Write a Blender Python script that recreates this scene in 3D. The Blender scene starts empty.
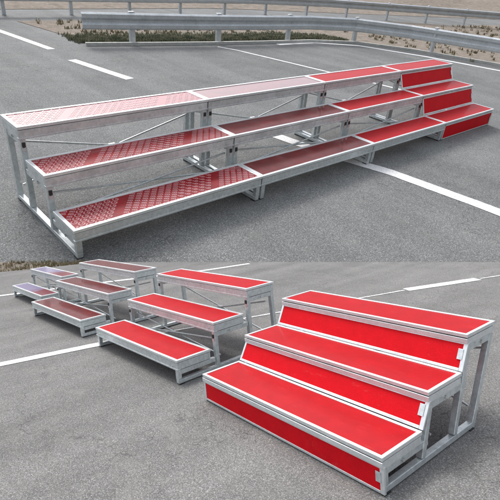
import bpy, bmesh, math, random
from mathutils import Vector, Matrix, noise
random.seed(7)
SC = bpy.context.scene
COL = SC.collection
K = 0.8                      # one layout unit of the near lot = 0.8 m

# ------------------------------------------------------------------ camera
RB = Matrix(((0.6228980530710337, 0.05436831206782322, -0.7804114953812582),
             (0.7779309722471871, -0.14836811807246342, 0.6105819387749543),
             (-0.08259187550154096, -0.9874365742580793, -0.1347130057515109)))
CAM = Vector((3.7009374539380535, -2.211027240619811, 1.9679613195644527))
cd = bpy.data.cameras.new('camera')
cam = bpy.data.objects.new('camera', cd)
COL.objects.link(cam)
R3 = RB @ Matrix(((1, 0, 0), (0, -1, 0), (0, 0, -1)))
cam.matrix_world = Matrix.Translation(CAM * K) @ R3.to_4x4()
cd.sensor_width = 36.0
cd.lens = 480.0 / 500.0 * 36.0
cd.clip_start = 0.05
cd.clip_end = 3000
SC.camera = cam

# ------------------------------------------------------------------ light
SUN_EL, SUN_AZ = 66.0, 178.0          # azimuth of the sun, degrees from +X counter clockwise in plan
w = bpy.data.worlds.new('World')
SC.world = w
w.use_nodes = True
wn = w.node_tree
bg = wn.nodes['Background']
sky = wn.nodes.new('ShaderNodeTexSky')
sky.sky_type = 'NISHITA'
sky.sun_disc = False
sky.sun_elevation = math.radians(SUN_EL)
sky.sun_rotation = math.radians(90 - SUN_AZ)
sky.air_density = 1.0
sky.dust_density = 4.0
sky.ozone_density = 1.0
hs = wn.nodes.new('ShaderNodeHueSaturation')
hs.inputs['Saturation'].default_value = 0.30
wn.links.new(sky.outputs[0], hs.inputs['Color'])
wn.links.new(hs.outputs[0], bg.inputs['Color'])
bg.inputs['Strength'].default_value = 0.15
sd = bpy.data.lights.new('sun', 'SUN')
sd.energy = 0.9
sd.angle = math.radians(16)
sd.color = (1.0, 0.97, 0.93)
sun = bpy.data.objects.new('sun', sd)
COL.objects.link(sun)
a, e = math.radians(SUN_AZ), math.radians(SUN_EL)
sdir = Vector((math.cos(e) * math.cos(a), math.cos(e) * math.sin(a), math.sin(e)))
sun.rotation_euler = sdir.to_track_quat('Z', 'Y').to_euler()
SC.view_settings.view_transform = 'Standard'
SC.view_settings.look = 'None'
SC.view_settings.gamma = 1.0
SC.view_settings.use_curve_mapping = False
SC.view_settings.exposure = 0.95

# ------------------------------------------------------------------ the two levels
MB_ = Matrix.Scale(K, 4)                                   # near lot
S = 4.1
RA = Matrix(((-0.01787680146025533, -0.904864742403509, 0.4253236625495709),
             (0.9873026797505184, -0.08313085069561926, -0.1353612951329455),
             (0.15784118134060054, 0.4175033647980017, 0.8948614986998547)))
TA = Vector((-12.091655559692757, 2.937339526131911, -0.04861787983370802))
MA = Matrix.Translation(TA * K) @ RA.to_4x4() @ Matrix.Scale(K * S, 4)   # sloping upper road

# ------------------------------------------------------------------ materials
def node(nt, kind, loc=None, **kw):
    n = nt.nodes.new(kind)
    for k, v in kw.items():
        setattr(n, k, v)
    return n
def mat(name, col, rough=0.5, metal=0.0, spec=0.5, coat=0.0, coat_rough=0.05):
    m = bpy.data.materials.new(name)
    m.use_nodes = True
    b = m.node_tree.nodes['Principled BSDF']
    b.inputs['Base Color'].default_value = (*col, 1)
    b.inputs['Roughness'].default_value = rough
    b.inputs['Metallic'].default_value = metal
    b.inputs['Specular IOR Level'].default_value = spec
    b.inputs['Coat Weight'].default_value = coat
    b.inputs['Coat Roughness'].default_value = coat_rough
    return m, m.node_tree, b
def coords(nt, scale=(1, 1, 1), rot=(0, 0, 0)):
    tc = node(nt, 'ShaderNodeTexCoord')
    mp = node(nt, 'ShaderNodeMapping')
    mp.inputs['Scale'].default_value = scale
    mp.inputs['Rotation'].default_value = rot
    nt.links.new(tc.outputs['Object'], mp.inputs['Vector'])
    return mp.outputs['Vector']
def noise_tex(nt, vec, scale, detail=4, rough=0.6):
    n = node(nt, 'ShaderNodeTexNoise')
    n.inputs['Scale'].default_value = scale
    n.inputs['Detail'].default_value = detail
    n.inputs['Roughness'].default_value = rough
    nt.links.new(vec, n.inputs['Vector'])
    return n.outputs['Fac']
def ramp(nt, fac, stops):
    r = node(nt, 'ShaderNodeValToRGB')
    els = r.color_ramp.elements
    while len(els) < len(stops):
        els.new(0.5)
    for el, (p, c) in zip(els, stops):
        el.position = p
        el.color = (*c, 1) if len(c) == 3 else c
    nt.links.new(fac, r.inputs['Fac'])
    return r.outputs['Color']
def mix(nt, fac, a_, b_, mode='MIX'):
    m = node(nt, 'ShaderNodeMix', data_type='RGBA', blend_type=mode)
    for val, idx in ((fac, 0), (a_, 6), (b_, 7)):
        if isinstance(val, (int, float)):
            m.inputs[idx].default_value = val
        elif isinstance(val, tuple):
            m.inputs[idx].default_value = (*val, 1)
        else:
            nt.links.new(val, m.inputs[idx])
    return m.outputs[2]
def g(v):
    return (v, v, v)
def bump(nt, b, h, strength, dist):
    bp = node(nt, 'ShaderNodeBump')
    bp.inputs['Strength'].default_value = strength
    bp.inputs['Distance'].default_value = dist
    nt.links.new(h, bp.inputs['Height'])
    nt.links.new(bp.outputs['Normal'], b.inputs['Normal'])

def asphalt(name, base, tint, grain, patch=0.5):
    m, nt, b = mat(name, (base,) * 3, 0.9, spec=0.25)
    v = coords(nt)
    vo = node(nt, 'ShaderNodeTexVoronoi')
    vo.inputs['Scale'].default_value = grain
    nt.links.new(v, vo.inputs['Vector'])
    hsv = node(nt, 'ShaderNodeSeparateColor')
    nt.links.new(vo.outputs['Color'], hsv.inputs[0])
    stones = ramp(nt, hsv.outputs[0], [(0.0, g(base * 0.55)), (0.4, g(base * 0.82)), (0.72, g(base * 1.05)), (0.9, g(base * 1.4)), (1.0, g(base * 2.0))])
    n2 = noise_tex(nt, v, grain * 0.32, 3, 0.7)
    mid = ramp(nt, n2, [(0.3, g(0.85)), (0.7, g(1.15))])
    c = mix(nt, 1.0, stones, mid, 'MULTIPLY')
    big = noise_tex(nt, v, 1.1, 6, 0.65)
    pc = ramp(nt, big, [(0.25, g(1 - 0.30 * patch)), (0.5, g(1.0)), (0.78, g(1 + 0.30 * patch))])
    c = mix(nt, 1.0, c, pc, 'MULTIPLY')
    lanes = noise_tex(nt, coords(nt, (1.6, 0.12, 1), (0, 0, 0.18)), 1.0, 3, 0.5)
    lc = ramp(nt, lanes, [(0.35, g(0.86)), (0.65, g(1.12))])
    c = mix(nt, 1.0, c, lc, 'MULTIPLY')
    c = mix(nt, 1.0, c, tint, 'MULTIPLY')
    # darker tyre-polished and oil-stained blotches, pale dust, and fine cracks
    st = noise_tex(nt, coords(nt, (0.9, 0.9, 1), (0, 0, 0.6)), 2.3, 6, 0.7)
    c = mix(nt, 1.0, c, ramp(nt, st, [(0.55, g(1.0)), (0.68, g(0.87))]), 'MULTIPLY')
    dust = noise_tex(nt, coords(nt, (0.5, 0.9, 1), (0, 0, 1.1)), 3.1, 7, 0.75)
    c = mix(nt, ramp(nt, dust, [(0.52, g(0.0)), (0.75, g(0.30))]), c, (base * 1.6, base * 1.57, base * 1.45))
    ck = node(nt, 'ShaderNodeTexVoronoi', feature='DISTANCE_TO_EDGE')
    ck.inputs['Scale'].default_value = 0.42
    wv = node(nt, 'ShaderNodeVectorMath', operation='ADD')
    wn_ = node(nt, 'ShaderNodeTexNoise')
    wn_.inputs['Scale'].default_value = 2.5
    wn_.inputs['Detail'].default_value = 6
    nt.links.new(v, wn_.inputs['Vector'])
    nt.links.new(v, wv.inputs[0])
    nt.links.new(wn_.outputs['Color'], wv.inputs[1])
    nt.links.new(wv.outputs[0], ck.inputs['Vector'])
    c = mix(nt, 1.0, c, ramp(nt, ck.outputs['Distance'], [(0.0, g(0.62)), (0.0035, g(1.0))]), 'MULTIPLY')
    nt.links.new(c, b.inputs['Base Color'])
    bump(nt, b, vo.outputs['Distance'], 0.4, 0.004)
    return m
ASPH_NEAR = asphalt('asphalt_near', 0.165, (1.0, 0.99, 0.965), 185)
ASPH_FAR = asphalt('asphalt_far', 0.165, (0.975, 1.0, 0.99), 165)

def paint_mat(name, wear):
    m, nt, b = mat(name, g(0.75), 0.7, spec=0.3)
    v = coords(nt)
    n1 = noise_tex(nt, v, 60, 5, 0.8)
    n2 = noise_tex(nt, v, 3, 4, 0.6)
    c1 = ramp(nt, n1, [(wear - 0.12, g(0.20)), (wear, g(0.62)), (0.62, g(0.78))])
    c2 = ramp(nt, n2, [(0.3, g(0.86)), (0.6, g(1.0))])
    nt.links.new(mix(nt, 1.0, c1, c2, 'MULTIPLY'), b.inputs['Base Color'])
    return m
PAINT = paint_mat('white_road_paint', 0.43)
PAINT_WORN = paint_mat('worn_road_paint', 0.52)

def metal_mat(name, lo, hi, rough, metal=0.75):
    m, nt, b = mat(name, hi, rough, metal, 0.5)
    v = coords(nt)
    n1 = noise_tex(nt, v, 26, 5, 0.7)
    n2 = noise_tex(nt, v, 4, 3, 0.5)
    c1 = ramp(nt, n1, [(0.3, lo), (0.7, hi)])
    c2 = ramp(nt, n2, [(0.3, g(0.84)), (0.65, g(1.0))])
    nt.links.new(mix(nt, 1.0, c1, c2, 'MULTIPLY'), b.inputs['Base Color'])
    r = ramp(nt, n2, [(0.3, g(rough + 0.12)), (0.7, g(max(rough - 0.08, 0.05)))])
    nt.links.new(r, b.inputs['Roughness'])
    bump(nt, b, n1, 0.12, 0.002)
    return m
ALU = metal_mat('brushed_aluminium_trim', (0.66, 0.70, 0.71), (0.82, 0.85, 0.86), 0.34, 0.5)
GALV = metal_mat('galvanised_steel', (0.50, 0.55, 0.56), (0.76, 0.81, 0.82), 0.36, 0.55)
RAIL = metal_mat('galvanised_guardrail', (0.50, 0.53, 0.55), (0.68, 0.71, 0.73), 0.45, 0.5)
BLACK, _, _ = mat('black_plastic', g(0.02), 0.4)
ZINC = metal_mat('bright_zinc', (0.6, 0.61, 0.6), (0.8, 0.81, 0.8), 0.3, 0.8)
REDTAG, _, _ = mat('red_tag', (0.62, 0.03, 0.05), 0.4)

def red_mat(name, col, rough, coat, mott=0.12, crough=0.15, sheen=0.0):
    m, nt, b = mat(name, col, rough, 0, 0.13, coat, crough)
    v = coords(nt)
    n1 = noise_tex(nt, v, 7, 5, 0.65)
    n2 = noise_tex(nt, v, 190, 2, 0.5)
    c = ramp(nt, n1, [(0.3, tuple(x * (1 - mott) for x in col)), (0.7, tuple(min(x * (1 + mott), 0.9) for x in col))])
    c = mix(nt, 1.0, c, ramp(nt, n2, [(0.3, g(0.82)), (0.7, g(1.12))]), 'MULTIPLY')
    sc_ = noise_tex(nt, coords(nt, (2.0, 14.0, 3.0), (0, 0, 0.35)), 3.0, 6, 0.75)
    c = mix(nt, ramp(nt, sc_, [(0.60, g(0.0)), (0.78, g(0.16))]), c, (0.42, 0.33, 0.31))
    nt.links.new(c, b.inputs['Base Color'])
    b.inputs['Coat IOR'].default_value = 1.5
    b.inputs['Sheen Weight'].default_value = sheen
    bump(nt, b, n2, 0.25, 0.002)
    return m
RED = red_mat('red_tread_board', (0.385, 0.0035, 0.008), 0.6, 0.12, 0.10, 0.14, 0.0)
REDP = red_mat('red_riser_board', (0.60, 0.003, 0.010), 0.6, 0.0, 0.08)
WINE = red_mat('wine_red_film_plywood', (0.16, 0.016, 0.016), 0.4, 1.0, 0.3, 0.10)
FILM = red_mat('printed_film_plywood', (0.27, 0.004, 0.008), 0.4, 1.0, 0.3, 0.09)
PRINT = red_mat('pale_film_print', (0.50, 0.22, 0.23), 0.4, 1.0, 0.15, 0.09)
def lilac_reflection_mat():  # dark red treads with a lilac reflection painted into the colour of one half
    m, nt, b = mat('dark_red_painted_lilac_reflection', (0.3, 0.2, 0.35), 0.35, 0, 0.3, 0.7, 0.15)
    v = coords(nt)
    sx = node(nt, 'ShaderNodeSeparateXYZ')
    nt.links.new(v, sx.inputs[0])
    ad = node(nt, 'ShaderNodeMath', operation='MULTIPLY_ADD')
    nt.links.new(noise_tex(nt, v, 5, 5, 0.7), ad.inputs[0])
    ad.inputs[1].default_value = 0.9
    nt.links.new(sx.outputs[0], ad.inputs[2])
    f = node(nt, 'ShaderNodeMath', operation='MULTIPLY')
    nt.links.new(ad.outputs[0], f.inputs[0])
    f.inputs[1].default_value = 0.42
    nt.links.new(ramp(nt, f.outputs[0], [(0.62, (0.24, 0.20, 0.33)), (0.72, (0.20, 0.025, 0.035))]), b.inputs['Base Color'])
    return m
LILAC_REFL = lilac_reflection_mat()
PLY, _, _ = mat('plywood_underside', (0.16, 0.10, 0.06), 0.8)

def soil_mat():
    m, nt, b = mat('dry_soil', (0.3, 0.2, 0.13), 0.95, spec=0.1)
    v = coords(nt)
    n1 = noise_tex(nt, v, 3.5, 6, 0.7)
    n2 = noise_tex(nt, v, 30, 4, 0.7)
    c = ramp(nt, n1, [(0.3, (0.15, 0.135, 0.11)), (0.5, (0.24, 0.205, 0.17)), (0.7, (0.31, 0.265, 0.225))])
    c = mix(nt, 1.0, c, ramp(nt, n2, [(0.3, g(0.6)), (0.7, g(1.25))]), 'MULTIPLY')
    nt.links.new(c, b.inputs['Base Color'])
    bump(nt, b, n2, 0.8, 0.03)
    return m
SOIL = soil_mat()
def conc_mat():
    m, nt, b = mat('concrete', g(0.4), 0.9, spec=0.2)
    v = coords(nt)
    n1 = noise_tex(nt, v, 12, 6, 0.7)
    nt.links.new(ramp(nt, n1, [(0.3, (0.36, 0.36, 0.34)), (0.7, (0.55, 0.55, 0.53))]), b.inputs['Base Color'])
    bump(nt, b, n1, 0.4, 0.01)
    return m
CONC = conc_mat()
def grass_mat(name, c0, c1):
    m, nt, b = mat(name, c0, 0.8, spec=0.2)
    v = coords(nt)
    n1 = noise_tex(nt, v, 3, 3, 0.6)
    nt.links.new(ramp(nt, n1, [(0.35, c0), (0.65, c1)]), b.inputs['Base Color'])
    return m
GRASS = grass_mat('verge_grass', (0.09, 0.11, 0.07), (0.24, 0.23, 0.16))
DRY = grass_mat('dry_grass', (0.27, 0.21, 0.13), (0.13, 0.13, 0.07))

# ------------------------------------------------------------------ mesh helpers
class Shape:
    def __init__(self):
        self.v, self.f = [], []
    def box(self, lo, hi):
        n = len(self.v)
        x0, y0, z0 = lo
        x1, y1, z1 = hi
        self.v += [(x0, y0, z0), (x1, y0, z0), (x1, y1, z0), (x0, y1, z0), (x0, y0, z1), (x1, y0, z1), (x1, y1, z1), (x0, y1, z1)]
        self.f += [tuple(n + i for i in q) for q in ((0, 3, 2, 1), (4, 5, 6, 7), (0, 1, 5, 4), (1, 2, 6, 5), (2, 3, 7, 6), (3, 0, 4, 7))]
        return self
    def bar(self, p0, p1, wx, wy, ref=(1, 0, 0)):
        """a straight bar from p0 to p1; wx is measured along ref"""
        p0, p1 = Vector(p0), Vector(p1)
        d = (p1 - p0).normalized()
        r = Vector(ref)
        r = (r - d * r.dot(d)).normalized()
        s = d.cross(r)
        n = len(self.v)
        for p in (p0, p1):
            for i, j in ((-1, -1), (1, -1), (1, 1), (-1, 1)):
                self.v.append(tuple(p + r * (i * wx / 2) + s * (j * wy / 2)))
        self.f += [tuple(n + i for i in q) for q in ((0, 3, 2, 1), (4, 5, 6, 7), (0, 1, 5, 4), (1, 2, 6, 5), (2, 3, 7, 6), (3, 0, 4, 7))]
        return self
    def rod(self, p0, p1, r, seg=10):
        p0, p1 = Vector(p0), Vector(p1)
        d = (p1 - p0).normalized()
        u = d.orthogonal().normalized()
        v = d.cross(u)
        n = len(self.v)
        for p in (p0, p1):
            for i in range(seg):
                t = 2 * math.pi * i / seg
                self.v.append(tuple(p + (u * math.cos(t) + v * math.sin(t)) * r))
        for i in range(seg):
            j = (i + 1) % seg
            self.f.append((n + i, n + j, n + seg + j, n + seg + i))
        self.f.append(tuple(n + i for i in reversed(range(seg))))
        self.f.append(tuple(n + seg + i for i in range(seg)))
        return self
    def poly(self, pts, z):
        n = len(self.v)
        self.v += [(p[0], p[1], z) for p in pts]
        self.f.append(tuple(range(n, n + len(pts))))
        return self
    def build(self, name, m, parent=None, M=None, bev=0.0):
        me = bpy.data.meshes.new(name)
        me.from_pydata(self.v, [], self.f)
        me.materials.append(m)
        o = bpy.data.objects.new(name, me)
        COL.objects.link(o)
        if parent is not None:
            o.parent = parent
        elif M is not None:
            o.matrix_world = M
        if bev:
            md = o.modifiers.new('edges', 'BEVEL')
            md.width = bev
            md.segments = 2
            md.limit_method = 'ANGLE'
        return o

def tag(o, label=None, cat=None, group=None, kind=None):
    if label: o['label'] = label
    if cat: o['category'] = cat
    if group: o['group'] = group
    if kind: o['kind'] = kind
    return o
def root(name, M, label, cat, group=None):
    o = bpy.data.objects.new(name, None)
    o.empty_display_size = 0.2
    COL.objects.link(o)
    o.matrix_world = M
    return tag(o, label, cat, group)

# ------------------------------------------------------------------ ground
near = [(-10.842, -6.468), (-12.996, -3.86), (-12.519, -0.851), (-12.139, 0.643), (-11.434, 1.599),
        (-11.024, 2.51), (-10.229, 3.298), (-4.665, 5.847), (-0.719, 7.628), (4.169, 9.835)]
far = [(-2.634, 1.793), (-1.618, 1.096), (-0.836, 0.56), (-0.481, 0.317), (-0.237, 0.149), (-0.019, 0.0),
       (0.204, -0.153), (1.503, -1.044), (3.057, -2.109), (6.92, -4.757)]
sh = Shape()
sh.poly([(60, -60), (60, 35)] + [(n_[0], n_[1]) for n_ in reversed(near)] + [(-12, -60)], 0.0)
tag(sh.build('near_asphalt_ground', ASPH_NEAR, M=MB_), kind='structure')
# upper road sheet, near edge along the crest of the bank
edge0, edge1 = (-8.0, 5.460), (12.0, -8.262)
sh = Shape().poly([(-3.95, 2.695), (9.3, -6.40), (60, -6.4), (90, 60), (-60, 60), (-40, 4.0)], 0.0)
tag(sh.build('upper_asphalt_road', ASPH_FAR, M=MA), kind='structure')

# bank and ditch between the two levels
def w_near(p, z=0.0):
    return Vector((p[0], p[1], z)) * K
def w_far(p, z=0.0):
    return MA @ Vector((p[0], p[1], z))
cols = []
for i in range(len(near) - 1):
    for k in range(10):
        t = k / 10
        cols.append((Vector(near[i]).lerp(Vector(near[i + 1]), t), Vector(far[i]).lerp(Vector(far[i + 1]), t), i + t))
cols.append((Vector(near[-1]), Vector(far[-1]), len(near) - 1))
verts, faces = [], []
NR = 9
for ci, (a_, b_, s_) in enumerate(cols):
    P0, P1 = w_near(a_, -0.004), w_far(b_, -0.001)
    ditch = max(0.0, min(1.0, (s_ - 5.2) / 1.5))
    for r in range(NR):
        t = r / (NR - 1)
        P = P0.lerp(P1, t)
        bowl = math.sin(math.pi * t) ** 0.6
        P.z -= ditch * 0.55 * bowl
        if 0 < r < NR - 1:
            P.z += (noise.noise(P * 1.7) * 0.05 + noise.noise(P * 6) * 0.02) * (1 - ditch)
        verts.append(tuple(P))
for ci in range(len(cols) - 1):
    for r in range(NR - 1):
        q = ci * NR + r
        faces.append((q, q + NR, q + NR + 1, q + 1))
me = bpy.data.meshes.new('earth_bank')
me.from_pydata(verts, [], faces)
me.materials.append(SOIL)
bank = bpy.data.objects.new('earth_bank', me)
COL.objects.link(bank)
tag(bank, kind='structure')

def strip(pts, width, z):
    L_, R_ = [], []
    fine = []
    for i in range(len(pts) - 1):
        a_, b_ = Vector(pts[i]), Vector(pts[i + 1])
        nseg = max(2, int((b_ - a_).length / 0.06))
        fine += [tuple(a_.lerp(b_, k / nseg)) for k in range(nseg)]
    pts = fine + [pts[-1]]
    for i, p in enumerate(pts):
        p = Vector(p)
        d = (Vector(pts[min(i + 1, len(pts) - 1)]) - Vector(pts[max(i - 1, 0)])).normalized()
        n_ = Vector((-d.y, d.x))
        j0 = noise.noise(Vector((p.x * 9, p.y * 9, 1))) * 0.006 + random.uniform(-.0025, .0025)
        j1 = noise.noise(Vector((p.x * 9, p.y * 9, 5))) * 0.006 + random.uniform(-.0025, .0025)
        L_.append(p + n_ * (width / 2 + j0))
        R_.append(p - n_ * (width / 2 + j1))
    return [tuple(p) for p in L_] + [tuple(p) for p in reversed(R_)]
def line(pts, width, m, M, z=0.004, name='painted_line'):
    o = Shape().poly(strip(pts, width, z), z).build(name, m, M=M)
    return tag(o, kind='structure')
line([(-3.5, -3.6), (-2.87, -1.25), (-2.60, -0.15), (-2.45, 0.35)], 0.17, PAINT, MB_, 0.006)
line([(-2.40, 0.5), (-1.06, 4.25), (-0.93, 4.62)], 0.05, PAINT_WORN, MB_, 0.006)
line([(-0.93, 4.66), (-0.35, 5.95)], 0.20, PAINT, MB_, 0.006)
line([(-0.33, 6.0), (0.5, 7.9)], 0.05, PAINT_WORN, MB_, 0.006)
line([(-8.9, -2.8), (-7.9, -0.15), (-7.0, 2.0), (-6.05, 3.9), (-5.72, 5.1)], 0.15, PAINT, MB_, 0.006)
line([(4.13, -2.35), (4.08, -1.5), (3.95, -0.3), (3.74, 0.42), (3.55, 1.6)], 0.19, PAINT, MA, 0.004)
line([(3.29, 4.9), (2.99, 6.65)], 0.19, PAINT, MA, 0.004)
line([(3.02, 7.7), (2.72, 10.1), (2.5, 11.6)], 0.17, PAINT, MA, 0.004)
line([(6.95, 6.95), (7.17, 6.45), (7.68, 3.8), (8.05, 1.6)], 0.085, PAINT, MA, 0.004)
line([(8.9, 6.75), (10.3, 6.7), (11.48, 5.9), (12.25, 4.1), (12.72, 2.1), (12.9, -1.5), (12.9, -5)], 0.17, PAINT, MA, 0.004)

# soil beyond the carriageway of the upper road
barrier = [(3.9, 8.05), (5.4, 7.72), (6.9, 7.42), (8.6, 7.15), (10.3, 6.95), (11.7, 6.35), (12.6, 5.0), (13.35, 2.9), (13.8, 0.6), (14.0, -2.2)]
shp = [(4.1, 8.25)] + [(x + 0.15, y + 0.25) for x, y in barrier[1:]]
sh = Shape().poly([(x, y) for x, y in shp] + [(40, -6), (60, 4), (21, 8.0), (17.5, 9.8), (12.5, 11.0), (8, 11.1), (3.6, 11.3)], 0.008)
tag(sh.build('soil_verge', SOIL, M=MA), kind='structure')
# hillside past the far guardrail
hv, hf = [], []
NX, NY = 60, 14
for j in range(NY):
    for i in range(NX):
        x = -30 + i * 1.6
        y0 = 13.4 - max(0, (x - 12)) * 0.28
        y = y0 + j * 1.6
        z = 0.01 + j * 0.05 + noise.noise(Vector((x, y, 0)) * 0.35) * 0.35 * min(j, 3) / 3
        hv.append((x, y, z))
for j in range(NY - 1):
    for i in range(NX - 1):
        q = j * NX + i
        hf.append((q, q + 1, q + NX + 1, q + NX))
me = bpy.data.meshes.new('grassy_hillside')
me.from_pydata(hv, [], hf)
me.materials.append(SOIL)
o = bpy.data.objects.new('hillside', me)
COL.objects.link(o)
o.matrix_world = MA
tag(o, kind='structure')

# ------------------------------------------------------------------ guardrails
def guardrail(pts, top, beam_h, spacing, label, name='guardrail', post_w=0.10, rise=0.0):
    base = Vector((*pts[0], 0))
    r = root(name, MA @ Matrix.Translation(base), label, 'guardrail', None)
    P = [Vector((*p, 0)) - base for p in pts]
    # resample smoothly
    Q = []
    for i in range(len(P) - 1):
        for k in range(4):
            Q.append(P[i].lerp(P[i + 1], k / 4))
    Q.append(P[-1])
    prof = [(0.0, 0.0), (0.05, 0.10), (0.05, 0.30), (0.0, 0.44), (0.0, 0.56), (0.05, 0.70), (0.05, 0.90), (0.0, 1.0)]
    s_ = Shape()
    n0 = len(prof)
    for i, q in enumerate(Q):
        d = (Q[min(i + 1, len(Q) - 1)] - Q[max(i - 1, 0)]).normalized()
        nrm = Vector((d.y, -d.x, 0))
        for off, hh in prof:
            s_.v.append(tuple(q + nrm * (off + 0.05) + Vector((0, 0, top - beam_h + beam_h * hh))))
        for off, hh in reversed(prof):
            s_.v.append(tuple(q + nrm * (off + 0.042) + Vector((0, 0, top - beam_h + beam_h * hh))))
    m_ = 2 * n0
    for i in range(len(Q) - 1):
        for k in range(m_):
            s_.f.append((i * m_ + k, (i + 1) * m_ + k, (i + 1) * m_ + (k + 1) % m_, i * m_ + (k + 1) % m_))
    s_.f.append(tuple(range(m_)))
    s_.build('beam', RAIL, r)
    # posts
    dist = 0.5 * spacing
    acc = 0.0
    for i in range(len(Q) - 1):
        seg = (Q[i + 1] - Q[i]).length
        while dist <= acc + seg:
            q = Q[i].lerp(Q[i + 1], (dist - acc) / seg)
            Shape().box((q.x - post_w / 2, q.y - 0.04, 0), (q.x + post_w / 2, q.y + 0.04, top + 0.03)).build('post', RAIL, r, bev=0.008)
            d_ = (Q[i + 1] - Q[i]).normalized()
            nn = Vector((d_.y, -d_.x, 0))
            for t_ in (-0.05, 0.05):
                c0 = q + d_ * t_ + Vector((0, 0, top - beam_h * 0.5))
                Shape().rod(tuple(c0 + nn * 0.045), tuple(c0 + nn * 0.066), 0.014, 6).build('bolt', ZINC, r)
            dist += spacing
        acc += seg
    return r
guardrail(barrier, 0.68, 0.36, 2.3, 'pale galvanised guardrail curving along the upper road, nearer of the two', post_w=0.14)
guardrail([(0.8, 12.6), (4.0, 12.35), (8, 12.1), (12.5, 11.9), (16.0, 11.0), (19.5, 9.2), (25, 6.0), (32, 1.5)], 0.66, 0.30, 1.9,
          'far galvanised guardrail in front of the bare hillside at the top')

# kerb of the verge under the nearer guardrail
sh = Shape()
for i in range(len(barrier) - 1):
    a_, b_ = barrier[i], barrier[i + 1]
    sh.bar((a_[0] - 0.02, a_[1] - 0.17, 0.03), (b_[0] - 0.02, b_[1] - 0.17, 0.03), 0.08, 0.08, (0, 0, 1))
tag(sh.build('kerb', CONC, M=MA), kind='structure')

# vegetation ------------------------------------------------------------
def tufts(name, m, spots, M, h, w_, rnd):
    s_ = Shape()
    for (x, y, z) in spots:
        for k in range(7):
            an = rnd.uniform(0, 6.28)
            hh = h * rnd.uniform(0.5, 1.2)
            lean = rnd.uniform(0.1, 0.7) * hh
            bx, by = x + rnd.uniform(-1, 1) * w_ * 2, y + rnd.uniform(-1, 1) * w_ * 2
            px, py = math.cos(an), math.sin(an)
            n = len(s_.v)
            ww = w_ * rnd.uniform(0.3, 0.7)
            s_.v += [(bx - py * ww, by + px * ww, z), (bx + py * ww, by - px * ww, z),
                     (bx + px * lean * 0.5 + py * ww * 0.6, by + py * lean * 0.5 - px * ww * 0.6, z + hh * 0.65),
                     (bx + px * lean, by + py * lean, z + hh)]
            s_.f += [(n, n + 1, n + 2), (n, n + 2, n + 3)]
    return tag(s_.build(name, m, M=M), kind='stuff')
rnd = random.Random(3)
sp = []
for _ in range(4200):
    t = rnd.uniform(0, 5.0)
    i = int(t)
    a_, b_ = barrier[i], barrier[min(i + 1, 9)]
    f_ = t - i
    x, y = a_[0] + (b_[0] - a_[0]) * f_, a_[1] + (b_[1] - a_[1]) * f_
    sp.append((x + rnd.uniform(-.1, .1), y + 0.15 + abs(rnd.gauss(0, 0.45)), 0.0))
tag(tufts('verge_grass', GRASS, sp, MA, 0.075, 0.026, rnd), 'low green grass growing under and behind the nearer guardrail', 'grass')
sp = []
for _ in range(700):
    x = rnd.uniform(4, 24)
    y = rnd.uniform(8.6, 11.2) if x < 13 else rnd.uniform(3, 8.0)
    if x >= 13 and y > 12.6 - (x - 13) * 0.5: continue
    sp.append((x, y, 0.008))
tag(tufts('dry_grass', DRY, sp, MA, 0.09, 0.026, rnd), 'sparse dry grass on the bare soil between the two guardrails', 'grass')
sp = []
for _ in range(700):
    ci = rnd.randrange(0, 60)
    r = rnd.randrange(0, NR - 1)
    v0 = Vector(verts[ci * NR + r]); v1 = Vector(verts[(ci + 1) * NR + r + 1])
    p = v0.lerp(v1, rnd.random())
    sp.append((p.x, p.y, p.z - 0.01))
tag(tufts('bank_grass', DRY, sp, None, 0.085, 0.012, rnd), 'dry tufts of grass on the brown earth bank at the left', 'grass')

# ------------------------------------------------------------------ choir risers
def glyph_mesh(ch):
    cu = bpy.data.curves.new('glyph', 'FONT')
    cu.body = ch
    cu.size = 1.0
    cu.align_x = 'CENTER'
    cu.resolution_u = 2
    cu.offset = 0.03
    ob = bpy.data.objects.new('glyph', cu)
    COL.objects.link(ob)
    bpy.context.view_layer.update()
    dg = bpy.context.evaluated_depsgraph_get()
    me = bpy.data.meshes.new_from_object(ob.evaluated_get(dg))
    V = [tuple(v.co) for v in me.vertices]
    F = [tuple(p.vertices) for p in me.polygons]
    bpy.data.objects.remove(ob)
    bpy.data.curves.remove(cu)
    return V, F
GL = {c: glyph_mesh(c) for c in 'G6B'}

def film_print(x0, x1, y0, y1, z, seed):
    """pale letters printed in slanting rows over the protective film"""
    r = random.Random(seed)
    s_ = Shape()
    ang = math.radians(52)
    ux, uy = math.cos(ang), math.sin(ang)
    size = 0.076
    row = 0.062
    nrow = int((x1 - x0 + y1 - y0) / row) + 8
    for i in range(-6, nrow):
        # each slanting row starts on the front edge; broad plain bands every few rows
        if i % 13 == 5:
            continue
        ch = ('G' if (i // 13) % 2 == 0 else '6') if i % 13 < 5 else 'B'
        adv = 0.060 if ch != 'B' else 0.044
        sz = size if ch != 'B' else size * 0.8
        t = -0.04
        k = 0
        while t < 0.62:
            bx = x0 + i * row / math.sin(ang) + ux * t
            by = y0 + 0.018 + uy * t
            t += adv
            k += 1
            n = len(s_.v)
            V, F = GL[ch]
            pts = [(bx + (ux * px - uy * py) * sz, by + (uy * px + ux * py) * sz) for px, py, _ in V]
            if min(p[0] for p in pts) < x0 - 0.028 or max(p[0] for p in pts) > x1 + 0.028 or min(p[1] for p in pts) < y0 - 0.028 or max(p[1] for p in pts) > y1 + 0.028:
                continue
            s_.v += [(p[0], p[1], z) for p in pts]
            s_.f += [tuple(n + q for q in f) for f in F]
    return s_

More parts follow.
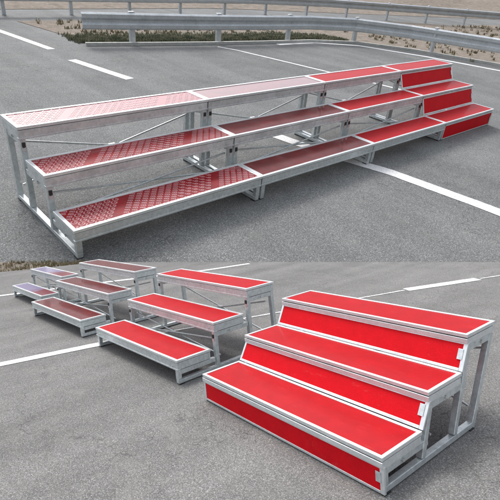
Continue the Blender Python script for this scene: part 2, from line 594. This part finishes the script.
def choir_riser(M, label, group, L, h, d, gp, D, top, riser=False, tiers=3, braces=True, seed=1, nose=0.068, post_lean=True):
    rt = root('choir_riser', M, label, 'choir riser', group)
    lean = D / ((tiers - 1) * gp + d - 0.03) if D < (tiers - 1) * gp + d - 0.2 else 1.0
    T = 0.105 if not riser else nose + 0.015             # depth of a deck's apron
    lipw = 0.032 if not riser else 0.026
    tmat = {'red': RED, 'wine': WINE, 'film': FILM, 'lilac_reflection': LILAC_REFL}[top]
    for k in range(tiers):
        y0, y1, z = k * gp, k * gp + d, h[k]
        s_ = Shape()
        # top lip ring
        zl = z - 0.026
        s_.box((0, y0, zl), (L, y0 + lipw, z)).box((0, y1 - lipw, zl), (L, y1, z))
        s_.box((0, y0 + lipw, zl), (lipw, y1 - lipw, z)).box((L - lipw, y0 + lipw, zl), (L, y1 - lipw, z))
        dk = s_.build('deck', ALU, rt, bev=0.0025)
        s_ = Shape()
        # apron, set back a few millimetres, with a shadow groove under the lip
        g0 = 0.006
        zt = zl - (0.006 if not riser else 0.010)
        zb = z - T
        s_.box((g0, y0 + g0, zb), (L - g0, y0 + g0 + 0.02, zt)).box((g0, y1 - g0 - 0.02, zb), (L - g0, y1 - g0, zt))
        s_.box((g0, y0 + g0 + 0.021, zb), (g0 + 0.02, y1 - g0 - 0.021, zt)).box((L - g0 - 0.02, y0 + g0 + 0.021, zb), (L - g0, y1 - g0 - 0.021, zt))
        if not riser:
            s_.box((0.001, y0 + 0.001, zb - 0.006), (L - 0.001, y0 + 0.036, zb + 0.010))
        else:
            s_.box((0.0, y0 - 0.004, z - nose), (L, y0 + 0.005, z - 0.034))
        s_.build('apron', ALU if riser else GALV, dk, bev=0.0025)
        for bx_ in (0.10, L - 0.10):
            Shape().rod((bx_, y0 + g0 + 0.001, z - T * 0.72), (bx_, y0 + g0 - 0.009, z - T * 0.72), 0.008, 6).build('bolt', ZINC, dk)
        # cores behind the groove
        Shape().box((g0 + 0.008, y0 + g0 + 0.008, z - T + 0.01), (L - g0 - 0.008, y0 + g0 + 0.012, z - 0.01)).build('groove', BLACK, dk)
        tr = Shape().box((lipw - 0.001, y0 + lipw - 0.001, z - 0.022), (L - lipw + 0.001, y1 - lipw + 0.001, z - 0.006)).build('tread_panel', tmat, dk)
        if top == 'film':
            film_print(lipw, L - lipw, y0 + lipw, y1 - lipw, z - 0.0045, seed + k).build('film_print', PRINT, dk)['kind'] = 'stuff'
        # under-deck cross members
        for q in range(1, 4):
            xx = L * q / 4
            Shape().box((xx - 0.02, y0 + 0.03, z - 0.06), (xx + 0.02, y1 - 0.03, z - 0.024)).build('cross_member', GALV, dk)
        if riser:
            # boards lean: the foot stands at the back edge of the tread below
            zlo = (h[k - 1] + 0.003) if k else 0.012
            zhi = z - nose - 0.002
            ytop = y0 + 0.012
            yfoot = ((k - 1) * gp + d + 0.010) if k else y0 + 0.012
            def slab(x0_, x1_, za, zb, t, off):
                q = Shape()
                for zz in (za, zb):
                    yy = yfoot + (ytop - yfoot) * (zz - zlo) / (zhi - zlo) - off
                    q.v += [(x0_, yy, zz), (x1_, yy, zz), (x1_, yy + t, zz), (x0_, yy + t, zz)]
                q.f += [(0, 3, 2, 1), (4, 5, 6, 7), (0, 1, 5, 4), (1, 2, 6, 5), (2, 3, 7, 6), (3, 0, 4, 7)]
                return q
            bt = 0.018 if nose > 0.05 else 0.014
            p_ = slab(0.026, L - 0.034, zlo + bt + 0.001, zhi - 0.010, 0.010, 0.0).build('riser_board', REDP, rt)
            for q in (slab(0.0, 0.024, zlo, zhi, 0.018, 0.004), slab(L - 0.032, L, zlo, zhi, 0.018, 0.004),
                      slab(0.0245, L - 0.0325, zlo, zlo + bt, 0.018, 0.004), slab(0.0245, L - 0.0325, zhi - 0.010, zhi, 0.018, 0.004)):
                q.build('riser_trim', ALU, p_, bev=0.002)
            slab(L - 0.062, L - 0.022, zlo + 0.075, min(zlo + 0.145, zhi - 0.02), 0.0035, 0.0085).build('hinge_plate', GALV, p_, bev=0.001)
    # end frames
    pw = 0.05
    for side in (0, 1):
        xc = 0.036 if side == 0 else L - 0.036
        s_ = Shape()
        yb = D if post_lean else (tiers - 1) * gp + d - 0.03
        # bottom rail
        s_.box((xc - 0.024, 0.028 if riser else 0.012, 0.010), (xc + 0.024, yb, 0.052))
        ys = []
        for k in range(tiers):
            y0, y1 = k * gp, k * gp + d
            yn = (k + 1) * gp if k < tiers - 1 else y1 - 0.05
            # rail beneath the deck, carried between its two posts
            s_.box((xc - 0.020, y0 + 0.056, h[k] - T - 0.058), (xc + 0.020, yn - 0.002, h[k] - T - 0.008))
        # diagonal gusset at the foot of the back post
        ef = s_.build('end_frame', GALV, rt, bev=0.004)
        for k in range(tiers):
            y0 = k * gp + (0.027 if riser else 0.010)
            Shape().bar((xc, y0 * lean + 0.022, 0.053), (xc, y0 + 0.022, h[k] - T - 0.002), pw, 0.044).build('post', GALV, ef, bev=0.004)
            if k < tiers:
                # black hinge clip and bright bolt on the post face
                if k > 0:
                    zc = h[k] - T - 0.055
                    Shape().box((xc - 0.014, y0 - 0.012, zc - 0.020), (xc + 0.014, y0 - 0.001, zc + 0.022)).build('clip', BLACK, ef, bev=0.003)
                    Shape().box((xc - 0.018, y0 - 0.008, zc - 0.055), (xc + 0.018, y0 - 0.001, zc - 0.026)).build('latch_plate', ZINC, ef, bev=0.003)
                outx = -1 if side == 0 else 1
                yk = k * gp + d * 0.52
                zk = h[k] - T - 0.03
                Shape().rod((xc + outx * 0.018, yk, zk), (xc + outx * 0.033, yk, zk), 0.015, 6).build('knob', ZINC, ef)
        yt = (tiers - 1) * gp + d - 0.036
        Shape().bar((xc, yb - 0.02, 0.010), (xc, yt, h[tiers - 1] - T - 0.002), pw, 0.046).build('post', GALV, ef, bev=0.004)
        for yy in (0.05, yb - 0.04):
            Shape().box((xc - 0.03, yy - 0.03, 0.0), (xc + 0.03, yy + 0.03, 0.0095)).build('foot_pad', BLACK, ef)
    if braces:
        yb = (tiers - 1) * gp + d - 0.09
        if D < yb: yb2 = D - 0.02
        else: yb2 = yb
        hz = h[tiers - 1] - T - 0.12
        def brace(p, q, r_=0.0095):
            Shape().rod(p, q, r_).build('brace', GALV, rt)
        brace((0.06, yb2, 0.16), (L - 0.06, yb - 0.01, hz))
        brace((0.06, yb + 0.02, hz), (L - 0.06, yb2 + 0.03, 0.16))
        ym = gp + 0.075
        brace((0.06, ym, 0.14), (L - 0.06, ym, h[1] - T - 0.10))
        brace((0.06, ym + 0.025, h[1] - T - 0.10), (L - 0.06, ym + 0.025, 0.14))
        Shape().box((L / 2 - 0.035, yb - 0.02, (0.16 + hz) / 2 - 0.022), (L / 2 + 0.035, yb + 0.03, (0.16 + hz) / 2 + 0.022)).build('brace_hub', ZINC, rt, bev=0.004)
    return rt

def at(M, x, y, yaw=0.0):
    return M @ Matrix.Translation(Vector((x, y, 0))) @ Matrix.Rotation(yaw, 4, 'Z')

# upper row, end to end
HA, DA, GA, BA = (0.2762, 0.5564, 0.8102), 0.3867, 0.4686, 1.3091
GR = 'choir risers joined end to end on the upper road'
lens = (2.0, 1.9402, 1.8038, 1.6089)
kinds = [('film', False, 'open choir riser with glossy letter-printed red treads, nearest in the upper row'),
         ('wine', False, 'open choir riser with dark wine-red treads in the joined upper row'),
         ('red', False, 'open choir riser with bright red treads and no front boards in the upper row'),
         ('red', True, 'choir riser closed with red front boards at the far right end of the upper row')]
x = 0.0
for (tp, rs, lb), Ln in zip(kinds, lens):
    choir_riser(at(MA, x + 0.002, 0), lb, GR, Ln - 0.004, HA, DA, GA, BA, tp, rs, nose=0.045, seed=int(x * 10) + 3)
    x += Ln
# near lot, spaced in a row
GN = 'choir risers spaced along the near asphalt'
choir_riser(at(MB_, 0, 0), 'large choir riser with closed red front boards, nearest at the right on near asphalt', GN,
            2.0, (0.264, 0.502, 0.761), 0.433, 0.526, 1.143, 'red', True)
choir_riser(at(MB_, -2.498, -0.071, 0.040), 'open silver choir riser with bright red treads, left of the large closed red one', GN,
            2.004, (0.265, 0.536, 0.807), 0.431, 0.497, 1.44, 'red')
choir_riser(at(MB_, -5.203, -0.192, 0.054), 'open silver choir riser with three dark wine-red treads on the near asphalt', GN,
            2.134, (0.258, 0.545, 0.794), 0.395, 0.463, 1.32, 'wine')
choir_riser(at(MB_, -7.446, -0.013, 0.041), 'small two-step choir riser with dark red treads, purple reflection painted on, near the brown bank', GN,
            1.892, (0.255, 0.54), 0.335, 0.412, 0.75, 'lilac_reflection', tiers=2)
